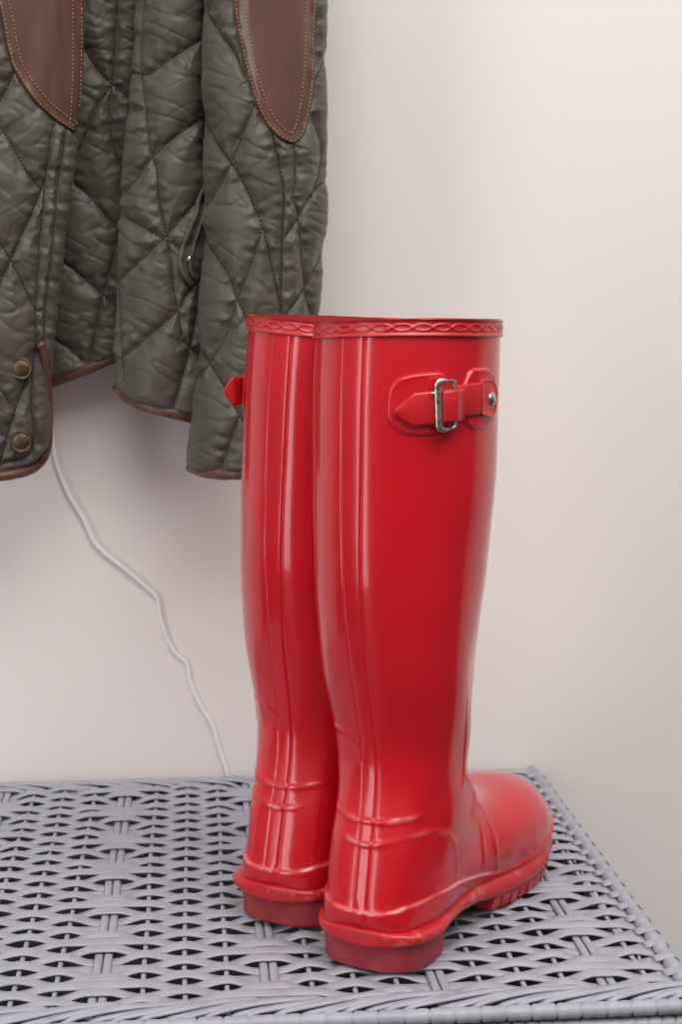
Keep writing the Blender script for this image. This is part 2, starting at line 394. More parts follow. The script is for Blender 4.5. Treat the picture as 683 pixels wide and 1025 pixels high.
def make_boot(name, loc, ang, side, twist, lean, shift, label):
    B = Boot(side, twist, lean, loc, ang)
    root = empty(name, (loc[0], loc[1], CHEST_TOP), PI/2-math.radians(ang))
    tag(root, label, 'boot', 'pair of red rubber boots')
    # ---- upper
    NR, NP = 520, 420
    # parameter spacing: even along the outer profile
    arc = np.r_[0, np.cumsum(np.linalg.norm(np.diff(SB[:, :2], axis=0), axis=1)*.5+np.linalg.norm(np.diff(SB[:, 2:], axis=0), axis=1)*.5)]
    tt = np.interp(np.linspace(0, arc[-1], NR), arc, TB)
    ph = np.linspace(0, 2*PI, NP, endpoint=False); ph = ph-.22*np.sin(ph)
    Q = B.at_t(tt[:, None], ph[None, :])
    dn = np.cross(np.roll(Q, -1, 1)-np.roll(Q, 1, 1), np.gradient(Q, axis=0)); dn /= np.linalg.norm(dn, axis=-1)[..., None]+1e-12
    ctr = Q.mean(1, keepdims=True)
    sgn = np.sign(np.mean(np.einsum('ijk,ijk->ij', dn, Q-ctr)[:NR//2])); dn *= sgn
    X = Q.reshape(-1, 3); A = X.copy(); A[:, 1] = np.abs(A[:, 1])
    d = np.zeros(len(X))
    def ridge(L, h, s, fade=1.0):
        dd, _ = dist_poly(A, L); return h*np.exp(-(dd/s)**2)*fade
    d += ridge(F_ANKLE, .0011, .0016, 1-smooth01(.14, .19, A[:, 2]))
    dc, _ = dist_poly(A, F_COUNT)
    d += .0010*np.exp(-(dc/.0016)**2)
    d += ridge(F_VAMP1, .0010, .0022)+ridge(F_VAMP2, .0012, .0018)
    dt, _ = dist_poly(A, F_TAB); d += .0011*np.exp(-(dt/.0016)**2)*(X[:, 1]*side > 0 if side > 0 else X[:, 1] < 0)
    back = (np.cos(np.broadcast_to(ph[None, :], (NR, NP)).ravel()) > .3)*smooth01(.022, .03, X[:, 2])
    half = .0046+.0028*smooth01(.08, .38, X[:, 2])
    av = np.abs(X[:, 1])
    d += back*(.0007*(1-smooth01(half-.0006, half+.0006, av))-.0006*np.exp(-((av-half-.0004)/.0006)**2))
    fw = np.interp(X[:, 0], FOXU, FOXW)
    d += .0011*(1-smooth01(-.0009, .0009, X[:, 2]-fw))+.0007*np.exp(-((X[:, 2]-fw)/.0011)**2)
    # soft unevenness of thin rubber, stronger at the ankle
    angp = np.broadcast_to(ph[None, :], (NR, NP)).ravel()
    lo = smooth01(.30, .12, X[:, 2]) if False else np.clip((.30-X[:, 2])/.18, 0, 1)
    per = np.abs(angp-PI)
    d += (.0003+.0011*lo*smooth01(.06, .1, X[:, 2]))*vnoise(per*2.2+3, X[:, 2]*22, 5)
    # crease across the front of the ankle
    frontm = smooth01(.2, .8, -np.cos(angp))
    d += frontm*(-.0022*np.exp(-((X[:, 2]-.150)/.011)**2)-.0016*np.exp(-((X[:, 2]-.118)/.008)**2)*(X[:, 0] < .135)+.001*np.exp(-((X[:, 2]-.135)/.009)**2))
    Q = (X+dn.reshape(-1, 3)*d[:, None]).reshape(NR, NP, 3)
    V = B.pose(Q).reshape(-1, 3); F = fgrid(NR, NP, cv=True)
    up = mesh_obj('upper', V, F, M_UPPER, root)
    wear_glint = np.exp(-(dc/.0011)**2)+np.exp(-(dist_poly(A, F_ANKLE)[0]/.0010)**2)+np.exp(-((X[:, 2]-fw-.0002)/.0008)**2)*(X[:, 0] < .14)+.6*np.exp(-(dist_poly(A, F_VAMP2)[0]/.0010)**2)  # crest mask for scuffing and painted edge highlights
    wear_glint = np.clip(wear_glint, 0, 1)*np.clip(.45+.75*vnoise(angp*7+side, X[:, 2]*60, 8), 0, 1)
    at_ = up.data.attributes.new('wear_glint', 'FLOAT', 'POINT'); at_.data.foreach_set('value', wear_glint.astype(np.float32))
    # ---- lining: inside wall and footbed
    tl = np.linspace(-.0, 13.5, 70); pl = np.linspace(0, 2*PI, 72, endpoint=False)
    L = B.at_t(tl[:, None], pl[None, :], -.0032)
    cl = L[-1].mean(0)
    L = np.concatenate([L, (L[-1]+(cl-L[-1])*.5)[None], np.repeat(cl[None], 72, 0)[None]+(L[-1]-cl)[None]*.02], 0)
    mesh_obj('lining', B.pose(L).reshape(-1, 3), fgrid(len(L), 72, cv=True), M_LINING, root, fix=False)
    # ---- rim band with its chain of ovals
    n = 900; al = np.linspace(0, 360, n, endpoint=False)
    w0, w1, nw = .3995, .4115, 30
    ring = B.shaft(al, .405)
    per_l = np.r_[0, np.cumsum(np.linalg.norm(np.diff(np.vstack([ring, ring[:1]]), axis=0), axis=1))]
    Lp = per_l[-1]; s = per_l[:-1]
    nov = round(Lp/.0122); lam = Lp/nov
    prof = []
    ws = np.linspace(0, 1, nw)
    P = np.zeros((nw+8, n, 3))
    for iw, q in enumerate(ws):
        wz = w0+(w1-w0)*q
        h = .0010+.0013*math.exp(-((q-.92)/.11)**2)+.0009*math.exp(-((q-.09)/.08)**2)
        if q < .03: h *= .4
        px_ = (s/lam) % 1.0-.5; pz = (q-.48)*(w1-w0)
        el = np.sqrt((px_*lam/.0054)**2+(pz/.0019)**2)
        ov = .0006*np.exp(-((el-1)/.24)**2)+.0004*np.exp(-(pz/.0006)**2)*(np.abs(px_) > .43)
        slant = .0006*math.sin(0)
        P[iw] = B.shaft(al, wz, h+ov)
    for e in range(8):        # rolled over the top and down inside
        a = e/7
        P[nw+e] = B.shaft(al, w1+.0009*math.sin(PI*min(1, a*1.6))-.009*smooth01(.35, 1, a), .0022-.0048*a)
    Pp = B.pose(P)
    # rim dips and waves very slightly
    Pp[..., 2] += .0009*np.sin(np.radians(al)*2+.6)[None, :]
    mesh_obj('rim_band', Pp.reshape(-1, 3), fgrid(nw+8, n, cv=True), M_REDBAND, root)
    # ---- outsole (welt) running heel to toe
    us = np.r_[np.linspace(-.0035, .02, 34), np.linspace(.022, .235, 110), np.linspace(.237, .2725, 40)]
    OO = np.array([[-.0035,.0005],[-.0025,.0145],[0,.0235],[.005,.0320],[.012,.0380],[.022,.0415],[.035,.0425],[.055,.0400],[.08,.0372],[.11,.0375],[.15,.0440],[.185,.0480],[.21,.0470],[.235,.0406],[.252,.0310],[.262,.0205],[.267,.0115],[.2695,.0050],[.2705,.0005]])
    OI = OO.copy(); OI[5:, 1] = [.0445,.0450,.0430,.0375,.0355,.0390,.0438,.0448,.0425,.0345,.0235,.0130,.0055,.0005]
    tp = np.interp(us, [-.004,.02,.06,.09,.13,.17,.21,.25,.273], [.0292,.0292,.0285,.0290,.0275,.0262,.0305,.0350,.0360])
    bt = np.interp(us, [-.004,.06,.075,.10,.13,.16,.20,.24,.273], [.0192,.0192,.0178,.0138,.0085,.0050,.0045,.0060,.0120])
    m = 28; th = np.linspace(0, 2*PI, m, endpoint=False)
    cy = np.sign(np.cos(th))*np.abs(np.cos(th))**.36; cz = np.sign(np.sin(th))*np.abs(np.sin(th))**.75
    ho = np.interp(us, OO[:, 0], OO[:, 1]); hi = np.interp(us, OI[:, 0], OI[:, 1])
    # a welt: bulged at mid height
    P = np.zeros((len(us), m, 3))
    for j in range(m):
        P[:, j, 0] = us
        tuck = 1-.045*max(0, cz[j])*smooth01(.08, .13, us)
        P[:, j, 1] = np.where(cy[j] < 0, ho*cy[j], hi*cy[j])*tuck
        P[:, j, 2] = (tp+bt)/2+(tp-bt)/2*cz[j]
    mb = MB(); mb.grid(B.pose(P), cv=True); mb.build('welt', M_WELT, root)
    # ---- heel block
    def plan(sc, back, front, k=90):
        a = np.linspace(0, 2*PI, k, endpoint=False); pts = []
        for t in a:
            c_, s_ = math.cos(t), math.sin(t)
            if c_ < 0:   # rounded back
                uu = .037+(.037-back)*np.sign(c_)*abs(c_)**.8
                vv = (.0375 if s_ < 0 else .0415)*np.sign(s_)*abs(s_)**.72*sc
            else:
                uu = .037+(front-.037)*abs(c_)**.3
                vv = (.0375-.004*abs(c_) if s_ < 0 else .0415-.004*abs(c_))*np.sign(s_)*abs(s_)**.3*sc
            pts.append((uu, vv))
        return np.array(pts)
    rings = []
    for wz, sc, bk, fr in ((.0005,.90,.0042,.060),(.0015,.925,.0030,.061),(.004,.93,.0028,.061),(.009,.94,.0022,.062),(.014,.95,.0018,.063),(.0178,.96,.0014,.064),(.0195,.96,.0014,.064)):
        p = plan(sc, bk, fr); rings.append(np.c_[p, np.full(len(p), wz)])
    P = np.array(rings); mb = MB(); mb.grid(B.pose(P), cv=True); tag(mb.build('heel_block', M_HEEL, root, sharp=40), 'dull dark red rubber heel')
    # ---- tread lugs under the forefoot
    mb = MB()
    for sd, tab in ((-1, OO), (1, OI)):
        for u0 in np.arange(.128, .258, .0125):
            p = []
            for du in (0, .0104):
                uu = u0+du; hv = np.interp(uu, tab[:, 0], tab[:, 1])
                p.append((uu, hv))
            lift_b = np.interp(u0, [.12, .15, .23, .27], [.004, .0003, .0003, .0055])
            top = np.interp(u0, [.12, .16, .24, .27], [.0115, .0075, .0085, .016])
            V = []
            for z_ in (lift_b, top):
                k = .0040 if z_ == lift_b else .0018
                for (uu, hv), e in zip(p, (.0006, -.0006)):
                    V += [(uu+(e if z_ == lift_b else 0), sd*(hv-k), z_), (uu+(e if z_ == lift_b else 0), sd*max(hv-.016, .001), z_)]
            V = B.pose(np.array(V))
            mb.add(V, [(0, 1, 3, 2), (4, 6, 7, 5), (0, 4, 5, 1), (2, 3, 7, 6), (0, 2, 6, 4), (1, 5, 7, 3)])
    P = np.zeros((40, 20, 3)); uu = np.linspace(.118, .262, 40)
    ho = np.interp(uu, OO[:, 0], OO[:, 1])*.94; hi = np.interp(uu, OI[:, 0], OI[:, 1])*.94
    bz = np.interp(uu, [.118, .15, .24, .262], [.010, .0028, .0032, .009])
    for j in range(20):
        t = 2*PI*j/20; c_ = np.sign(math.cos(t))*abs(math.cos(t))**.4; s_ = math.sin(t)
        P[:, j, 0] = uu; P[:, j, 1] = ho*c_ if c_ < 0 else hi*c_; P[:, j, 2] = bz+.005+.005*s_
    mb.grid(B.pose(P), cv=True)
    mb.build('tread', M_WELT, root, smooth=False)
    SH = lambda deg, w, off=0.0: B.shaft(np.asarray(deg, float)+shift, w, off)
    # ---- moulded strap patches
    def patch(nm, outline, h, m_, edge=1.6):
        o = catmull(np.array(outline+outline[:1], float), 140)[:-1]
        o = even(o, n=140, closed=True)
        c = o.mean(0); levels = []
        seq = [(1.0, 0), (1-.02*edge, .55), (1-.045*edge, .9), (1-.07*edge, 1.12), (1-.10*edge, 1.05), (.75, 1.0), (.5, 1.0), (.25, 1.0), (.02, 1.0)]
        for k, hh in seq:
            q = c+(o-c)*k
            levels.append(SH(q[:, 0], q[:, 1]/1000, -.0006+(.0006+h)*hh))
        P = np.array(levels); mb = MB(); mb.grid(B.pose(P), cv=True, caps=False)
        return mb.build(nm, m_, root)
    patch('strap_patch', [(21.6,360),(22.6,369),(27,375.5),(34.5,378.3),(44,379.5),(52.5,379.5),(56,377),(58.5,370),(61,358),(60.7,347),(57,342.5),(50,340.8),(41.7,340.5),(34,341),(29.8,342.6),(24.2,347.2),(21.8,353)], .0016, M_RED)
    patch('strap_patch', [(65.5,366),(68.5,373),(73.0,380.2),(80,381),(88,380.7),(94,378.3),(98.5,374),(100.7,368),(101.3,358),(99,350),(95.5,345.5),(89,343.4),(80,343),(74,343.4),(69.5,347),(66,354)], .0018, M_RED)
    # ---- strap: a loose tongue through the buckle, then the band to the stud
    def ribbon(nm, deg, zc, hw, off, th_, m_, k=10):
        deg = np.asarray(deg, float); nn = len(deg); P = np.zeros((nn, k, 3))
        a = np.linspace(0, 2*PI, k, endpoint=False)+PI/k
        ca = np.sign(np.cos(a))*np.abs(np.cos(a))**.35; sa = np.sign(np.sin(a))*np.abs(np.sin(a))**.6
        for j in range(k):
            P[:, j] = SH(deg, zc+hw*ca[j], off+th_/2*sa[j])
        mb = MB(); mb.grid(B.pose(P), cv=True); return mb.build(nm, m_, root)
    dg = np.linspace(26.7, 58, 44); q = (dg-26.7)
    hw = np.minimum(.0102, .0008+.0094*np.clip(q/10.5, 0, 1)**.9)
    if not shift:
        ribbon('strap', dg, np.interp(dg, [26.7, 58], [.3560, .3590]), hw, .0042+.0012*smooth01(18, 26, q), .0022, M_STRAP)
    else:          # this tongue stands away from the shaft
        t = np.linspace(0, 1, 60)
        dd = np.interp(t, [0, .5, .7, 1], [58, 29, 24.5, 23.5]); of = np.interp(t, [0, .5, .62, 1], [.0055, .0046, .0062, .0145])
        pth = B.pose(SH(dd, np.interp(t, [0, 1], [.3590, .3572]), of)); pth = even(pth, n=60)
        hh = np.minimum(.0102, .0008+.0094*np.clip((1-np.linspace(0, 1, 60))/.12, 0, 1)**.9)
        mb = MB(); mb.grid(sweep(pth, .0011, hh, (0, 0, 1), 12, power=.5), cv=True); mb.build('strap', M_STRAP, root)
    dg = np.linspace(52, 82, 40)
    ribbon('strap', dg, np.interp(dg, [52, 82], [.3605, .3625]), .0098+0*dg, .0036-.0004*smooth01(70, 82, dg)+0*dg, .0020, M_STRAP)
    dg = np.linspace(51.6, 65.5, 24)
    ribbon('strap_loop', dg, np.interp(dg, [50, 65], [.3583, .3592]), .0098+0*dg, .0084-.0030*smooth01(58, 65, dg)-.0015*(1-smooth01(50.5, 53, dg)), .0022, M_STRAP)
    # raised tab that covers the end of the strap
    patch('strap_tab', [(79.6,352.3),(79.4,362),(79.6,372.6),(82,374),(90,373),(95,368),(96,360),(94,352),(90,349.8),(82,350.8)], .0042, M_RED, 1.1)
    # ---- buckle: a rounded frame standing on the strap, with a pin
    mb = MB()
    fr = np.array([(48.6,371),(49.4,373.2),(51.2,373.8),(56.0,374),(58.2,373.2),(59.0,371),(60.0,349),(59.8,346.4),(58,345.2),(53.2,344.6),(51,345.2),(50.0,347.4),(49.3,359)])
    o = even(catmull(np.vstack([fr, fr[:1]]), 120)[:-1], n=120, closed=True)
    bo = .0082-.0022*smooth01(52, 58, o[:, 0])
    P = SH(o[:, 0], o[:, 1]/1000, bo)
    nrm = SH(o[:, 0], o[:, 1]/1000, bo+.001)-P
    Pp = B.pose(P); Nn = B.pose(P+nrm)-Pp
    left = smooth01(54, 50, o[:, 0]) if False else np.clip((54-o[:, 0])/4, 0, 1)
    mb.grid(sweep(Pp, .0011+.0011*left, .0011+.0004*left, Nn, 10, closed=True, power=.7), cu=True, cv=True)
    pin = np.c_[np.linspace(49.5, 45.5, 10), np.linspace(367.2, 366.5, 10)]
    Pp = B.pose(SH(pin[:, 0], pin[:, 1]/1000, .0078)); Nn = B.pose(SH(pin[:, 0], pin[:, 1]/1000, .0088))-Pp
    mb.grid(sweep(Pp, .0009, .0009, Nn, 8), cv=True)
    tag(mb.build('buckle', M_SILVER, root), 'worn silver buckle')
    # ---- stud
    c0 = SH(89.5, .3612, .004); nx = SH(89.5, .3612, .005)-c0; nx /= np.linalg.norm(nx)
    ta = np.cross(nx, [0, 0, 1]); ta /= np.linalg.norm(ta); tb = np.cross(nx, ta)
    P = []
    for rr, hh in ((.0042, -.001), (.0043, .0006), (.0038, .0014), (.0030, .0013), (.0026, .0017), (.0014, .0022), (.0001, .0023)):
        a = np.linspace(0, 2*PI, 28, endpoint=False)
        P.append(c0+nx*hh+(ta*np.cos(a)[:, None]+tb*np.sin(a)[:, None])*rr)
    mb = MB(); mb.grid(B.pose(np.array(P)), cv=True, caps=True); tag(mb.build('stud', M_SILVER, root), 'round silver stud')
    return root

make_boot('rubber_boot', BOOT_R['loc'], BOOT_ANG, 1, 6, BOOT_R['lean'], 0, 'glossy red tall rubber boot nearest the chest corner, silver buckle and strap facing the viewer')
make_boot('rubber_boot', BOOT_L['loc'], BOOT_ANG, -1, 6, BOOT_L['lean'], 33, 'glossy red tall rubber boot half hidden behind its twin, strap tip showing beside the jacket')

# ------------------------------------------------------------------ quilted jacket
jacket = empty('hanging_quilted_jacket', at(190, 380, WALL_Y-.02))
tag(jacket, 'dark olive quilted jacket with brown leather patches hanging on the wall', 'jacket')
JO = np.array(jacket.location)
PXM = 1200.0   # trace units per metre

def curve_y(T):   # x as a function of y
    T = np.array(T, float); 
    g = np.linspace(T[0, 1], T[-1, 1], 500); x = np.interp(g, T[:, 1], T[:, 0])
    x = np.convolve(np.pad(x, 10, mode='edge'), np.ones(21)/21, 'valid')
    return lambda y: np.interp(y, g, x)
def curve_x(T):
    T = np.array(T, float); return lambda x: np.interp(x, T[:, 0], T[:, 1])

class Panel:
    def __init__(s, name, xl, xr, top, bot, y0, A, Bk, stitches, puff=.0062, sig=9.0, fold=None, patches=(), seed=0, prof=.62):
        s.name = name; s.xl = curve_y(xl); s.xr = curve_y(xr); s.top = top; s.bot = curve_x(bot)
        s.y0 = y0; s.A = A; s.B = Bk; s.puff = puff; s.sig = sig; s.seed = seed; s.prof = prof
        s.st = [catmull(np.array(q, float), max(12, 8*len(q))) for q in stitches]
        s.fold = fold; s.patches = [np.array(p, float) for p in patches]
    def s_of(s, x, y): 
        a, b = s.xl(y), s.xr(y); return np.clip((x-a)/np.maximum(b-a, 1), 0, 1)
    def base(s, x, y):
        q = s.s_of(x, y); d = s.A*np.sin(PI*q)**s.prof
        if s.fold is not None: d = d+s.fold(x, y, q)
        return d
    def relief(s, x, y):
        X = np.stack([np.ravel(x), np.ravel(y)], -1); n = len(X)
        dm = np.full(n, 1e9); am = np.zeros(n); idx = np.zeros(n)
        ls = [np.vstack([p, p[:1]]) for p in s.patches]
        for i, L in enumerate(s.st+ls):
            d, a = dist_poly(X, L); m = d < dm; dm[m] = d[m]; am[m] = a[m]; idx[m] = i
        h = s.puff*(.55*(1-np.exp(-(dm/3.2)**1.2))+.75*(1-np.exp(-(dm/14)**1.4)))
        # puckers running away from every seam, and long soft creases
        wob = vnoise(X[:, 0]/30, X[:, 1]/30, s.seed+9)*6
        nr = np.exp(-(dm/10)**2)*(1-np.exp(-(dm/2.0)**2))
        h += .0020*nr*vnoise(am/6.5+idx*7.3, dm/30, s.seed+1)
        cr_ = 1-np.abs(vnoise((X[:, 0]+X[:, 1]*.55+wob)/34, (X[:, 1]-X[:, 0]*.45+wob)/11, s.seed+2))*2.2
        h -= .0010*np.clip(cr_, 0, 1)**2*(1-np.exp(-(dm/6)**2))
        cr2 = 1-np.abs(vnoise((X[:, 0]-X[:, 1]*.3+wob)/26, (X[:, 1]+X[:, 0]*.6)/14, s.seed+4))*2.6
        h -= .0005*np.clip(cr2, 0, 1)**2*(1-np.exp(-(dm/5)**2))
        h += .0016*vnoise(X[:, 0]/24, X[:, 1]/30, s.seed+3)
        for p in s.patches:
            ins = in_poly(X, p); de, _ = dist_poly(X, np.vstack([p, p[:1]]))
            k = np.where(ins, smooth01(0, 5, de), 0)
            h = h*(1-k)+k*(.0016+.0017*vnoise(X[:, 0]/13, X[:, 1]/85, s.seed+6))
        return h.reshape(np.shape(x))
    def point(s, x, y, off=0.0, relief=True, edge=True):
        x = np.asarray(x, float); y = np.asarray(y, float)
        q = s.s_of(x, y)
        h = s.relief(x, y) if relief else 0
        ed = np.sin(PI*np.clip(q, 0, 1))**.12 if edge else 1
        b = s.bot(x); ed = ed*smooth01(0, 7, np.abs(b-y)+1.2)
        d = s.base(x, y)+h*ed+off
        # towards the turned edges the padding swells sideways as well
        sw = -np.cos(PI*q)*np.abs(np.cos(PI*q))*(h*ed)*PXM*.85
        return at(x+sw, y, s.y0-d)
    def grid_xy(s, nx, ny):
        t = np.linspace(0, 1, ny)[:, None]; q = np.linspace(0, 1, nx)[None, :]; q = .5-.5*np.cos(PI*q)*(.35)-.65*(.5-q)
        # left/right outline read at the height of each row
        yy = s.top+(s.bot(s.xl(400)+q*(s.xr(400)-s.xl(400)))-s.top)*t
        for _ in range(3):
            xx = s.xl(yy)+q*(s.xr(yy)-s.xl(yy)); yy = s.top+(s.bot(xx)-s.top)*t
        return xx, yy
    def build(s, parent, nx=170, ny=420):
        xx, yy = s.grid_xy(nx, ny)
        Fr = s.point(xx, yy)
        q = s.s_of(xx, yy); Bk = at(xx, yy, s.y0+s.B*np.sin(PI*q)**.6)
        k = max(1, nx//24); Bk2 = Bk[:, ::-1][:, 1:-1]
        ringP = np.concatenate([Fr, Bk2], 1)      # closed tube
        a, b = ringP.shape[:2]
        V = ringP.reshape(-1, 3)-JO; F = fgrid(a, b, cv=True)
        # close the two ends, front column to back column
        caps = []
        for row in (0, a-1):
            fidx = row*b+np.arange(nx); bidx = np.r_[fidx[0], row*b+np.arange(b-1, nx-1, -1), fidx[-1]]
            for j in range(nx-1):
                c = [fidx[j], fidx[j+1], bidx[j+1], bidx[j]]
                caps.append(c)
        caps = np.array(caps)
        F = [tuple(f) for f in F.tolist()]+[tuple(dict.fromkeys(c)) for c in caps.tolist()]
        s.hem = ringP[-1]; s.hem_front = Fr[-1]
        s.obj = mesh_obj(s.name, V, F, M_CLOTH, parent)
        return s.obj
    def thread(s, lines, m, parent, off=.0007, r=.00050, dash=2.6, gap=1.7, name='stitching'):
        mb = MB(); stp = dash+gap
        for L in lines:
            L = even(np.asarray(L, float), 1.0)
            if len(L) < 4: continue
            y_in = (L[:, 1] < s.bot(L[:, 0])-1)&(L[:, 1] > s.top)&(L[:, 0] > s.xl(L[:, 1])+1)&(L[:, 0] < s.xr(L[:, 1])-1)
            W = s.point(L[:, 0], L[:, 1], off)-JO
            i = 0
            n = int(len(L)/stp)
            for k in range(n):
                a = int(k*stp); bnd = int(k*stp+dash)
                if bnd >= len(L) or not y_in[a:bnd+1].all(): continue
                mb.grid(sweep(W[a:bnd+1], r, r, (0, -1, .01), 6), cv=True)
        if mb.n: return mb.build(name, m, parent, fix=False)

def binding(path, parent, r=.0042, up=(0, -1, 0), rb=.0028, closed=False, name='hem_binding'):
    path = np.array(path)
    if closed:
        cx_ = (path[:, 0].min()+path[:, 0].max())/2; hwx = (path[:, 0].max()-path[:, 0].min())/2
        path[:, 0] = cx_+(path[:, 0]-cx_)*(1-.0008/hwx)
    mb = MB(); P = even(path, .0022, closed=closed)-JO
    n = len(P); s_ = np.arange(n); rr = r*(1+.07*np.array([vnoise(i*.33, 1.3) for i in s_]))
    mb.grid(sweep(P, rr, rb, up, 14, closed=closed, power=.85), cu=closed, cv=True)
    return mb.build(name, M_BIND, parent, fix=False)

TOPY = -175
# --- back of the jacket, deepest
backp = Panel('back_panel', [(30,TOPY),(34,0),(40,200),(44,300),(46,395)], [(150,TOPY),(150,0),(150,200),(142,345),(140,395)], TOPY,
    [(30,392),(50,384),(84,371),(118,357),(150,344)], WALL_Y-.030, .014, .013,
    [[(117,-90),(117,0),(115,39),(112,78),(111,86)], [(84,47),(96,68),(111,84),(129,98),(150,118)], [(84,47),(70,25),(60,0),(50,-30)],
     [(111,86),(109,105),(111,133),(117,156),(125,176),(130,200)], [(58,150),(74,182),(92,199),(118,230),(140,248)],
     [(118,231),(112,262),(103,295),(94,337),(88,365)], [(48,246),(62,259),(82,277),(103,295),(122,312)], [(45,328),(53,336),(70,349),(84,363)],
     [(111,86),(95,110),(78,150),(58,185)], [(60,-60),(90,-100)], [(100,-20),(60,-75)]], puff=.0055, seed=11)
backp.build(jacket, 120, 380)
# --- front panel with the pocket
def fold_c(x, y, q):
    # a fold running down the left edge and a hollow by the pocket
    return .006*np.exp(-((x-143)/9)**2)*smooth01(330, 120, y) if False else .006*np.exp(-((x-(146+.12*np.clip(y-60, 0, 300)*.6))/10)**2)*np.clip((330-y)/200, 0, 1)-.010*np.exp(-((x-200)/9)**2)*np.exp(-((y-235)/75)**2)
frontp = Panel('front_panel', [(140,TOPY),(137,0),(137,40),(132,94),(128,145),(122,190),(118,260),(117,330),(116,425)], [(228,TOPY),(226,0),(226,200),(222,300),(216,425)], TOPY,
    [(112,383),(118,389),(126,398),(140,405),(160,411),(185,417),(205,421),(230,423)], WALL_Y-.062, .036, .022,
    [[(144,-120),(144,4),(143,39),(142,74),(146,109),(150,148),(157,172),(159,199),(163,220),(168,240),(171,262),(173,285),(178,311),(182,340)],
     [(212,30),(202,39),(168,61),(152,73),(142,74),(134,72)], [(212,112),(203,118),(178,135),(157,152),(149,162),(125,195)],
     [(215,188),(196,203),(177,224),(163,239),(142,260),(117,284)], [(118,212),(123,215),(147,229),(163,239),(180,248)],
     [(205,276),(189,292),(176,313),(154,332),(126,356),(118,362)], [(198,286),(197,300),(195,320),(187,360),(175,402),(172,415)],
     [(118,227),(120,297),(125,384)], [(203,-100),(203,0),(204,117),(203,160)], [(182,340),(196,352),(212,362)], [(212,-45),(175,-22),(146,0)], [(135,110),(146,109)], [(212,-120),(144,-75)]], puff=.0066, seed=23)
frontp.build(jacket, 150, 430)
# --- left panel with the side vent
PL = [(-40,-60),(-14,-30),(0,10),(8,51),(15,72),(33,100),(53,119),(73,132),(79,128),(82,80),(83,0),(82,-90),(30,-120),(-20,-100)]
leftp = Panel('side_panel', [(-85,TOPY),(-85,500)], [(88,TOPY),(85,0),(83,80),(77,125),(71,180),(64,230),(57,290),(51,345),(48,400),(47,440),(44,458),(36,468),(28,476)], TOPY,
    [(-90,482),(0,474),(22,470),(34,464),(42,454),(60,450)], WALL_Y-.088, .032, .020,
    [[(70,180),(45,180)][:0] or [(53,125),(48,148),(45,180),(39,240),(35,301),(35,343)], [(66,128),(58,180),(52,240),(45,300),(42,345)],
     [(45,180),(15,250),(0,283),(-30,345)], [(-30,200),(0,243),(18,274),(30,301),(36,312)], [(14,72),(0,101),(-30,150)], [(-30,90),(0,127),(12,146),(29,176),(45,195)],
     [(33,365),(24,385),(15,410),(3,452),(-2,470)], [(-60,380),(-20,420),(10,440)], [(35,343),(31,400),(33,440),(27,456),(0,464),(-50,470)], [(-20,160),(-60,250),(-85,300)], [(-30,345),(-10,375),(15,410)]],
    puff=.0060, patches=[PL], seed=37, prof=.5)
leftp.build(jacket, 170, 430)
# --- sleeve with the elbow patch
PR = [(230,-110),(232,-40),(234,0),(239,37),(248,78),(261,115),(276,135),(288,143),(296,143),(305,131),(312,98),(315,57),(316,0),(315,-60),(308,-120),(270,-140)]
sleeve = Panel('sleeve', [(208,TOPY),(206,0),(206,100),(207,200),(204,280),(202,330),(197,400),(192,440),(190,485)], [(322,TOPY),(325,0),(325,100),(326,200),(323,250),(318,310),(310,390),(303,485)], TOPY,
    [(185,466),(193,469),(205,473),(225,475),(250,474),(280,469),(310,462)], WALL_Y-.100, .052, .046,
    [[(209,14),(233,51),(246,78)], [(254,106),(244,131),(236,152),(227,174),(214,197),(204,212)], [(204,118),(212,133),(224,153),(236,170),(248,193),(263,228),(277,289),(281,310)],
     [(263,228),(250,268),(237,301),(228,331),(216,355),(200,378)], [(204,236),(212,251),(228,274),(238,300),(252,330),(262,360)], [(200,348),(206,358),(219,377),(240,416),(250,432)],
     [(262,360),(250,395),(239,419),(225,458),(221,472)], [(254,104),(270,127),(279,164),(284,197),(282,240),(281,310),(280,400)], [(294,143),(295,174),(293,197)], 
     [(326,180),(313,192),(301,213),(281,243)], [(326,245),(322,253),(304,289),(284,318)], [(293,197),(298,222),(304,286),(312,320)], [(311,115),(318,139),(319,170),(311,198)], [(326,55),(315,82)], [(209,14),(222,-20),(232,-40)], [(300,360),(280,400),(262,440)]],
    puff=.0062, patches=[PR], seed=51, prof=.55)
sleeve.build(jacket, 190, 450)

# stitches, patches, bindings
for pn, nm in ((backp, 'stitching'), (frontp, 'stitching'), (leftp, 'stitching'), (sleeve, 'stitching')):
    pn.thread(pn.st, M_THREAD, pn.obj, name=nm).location = (0, 0, 0)

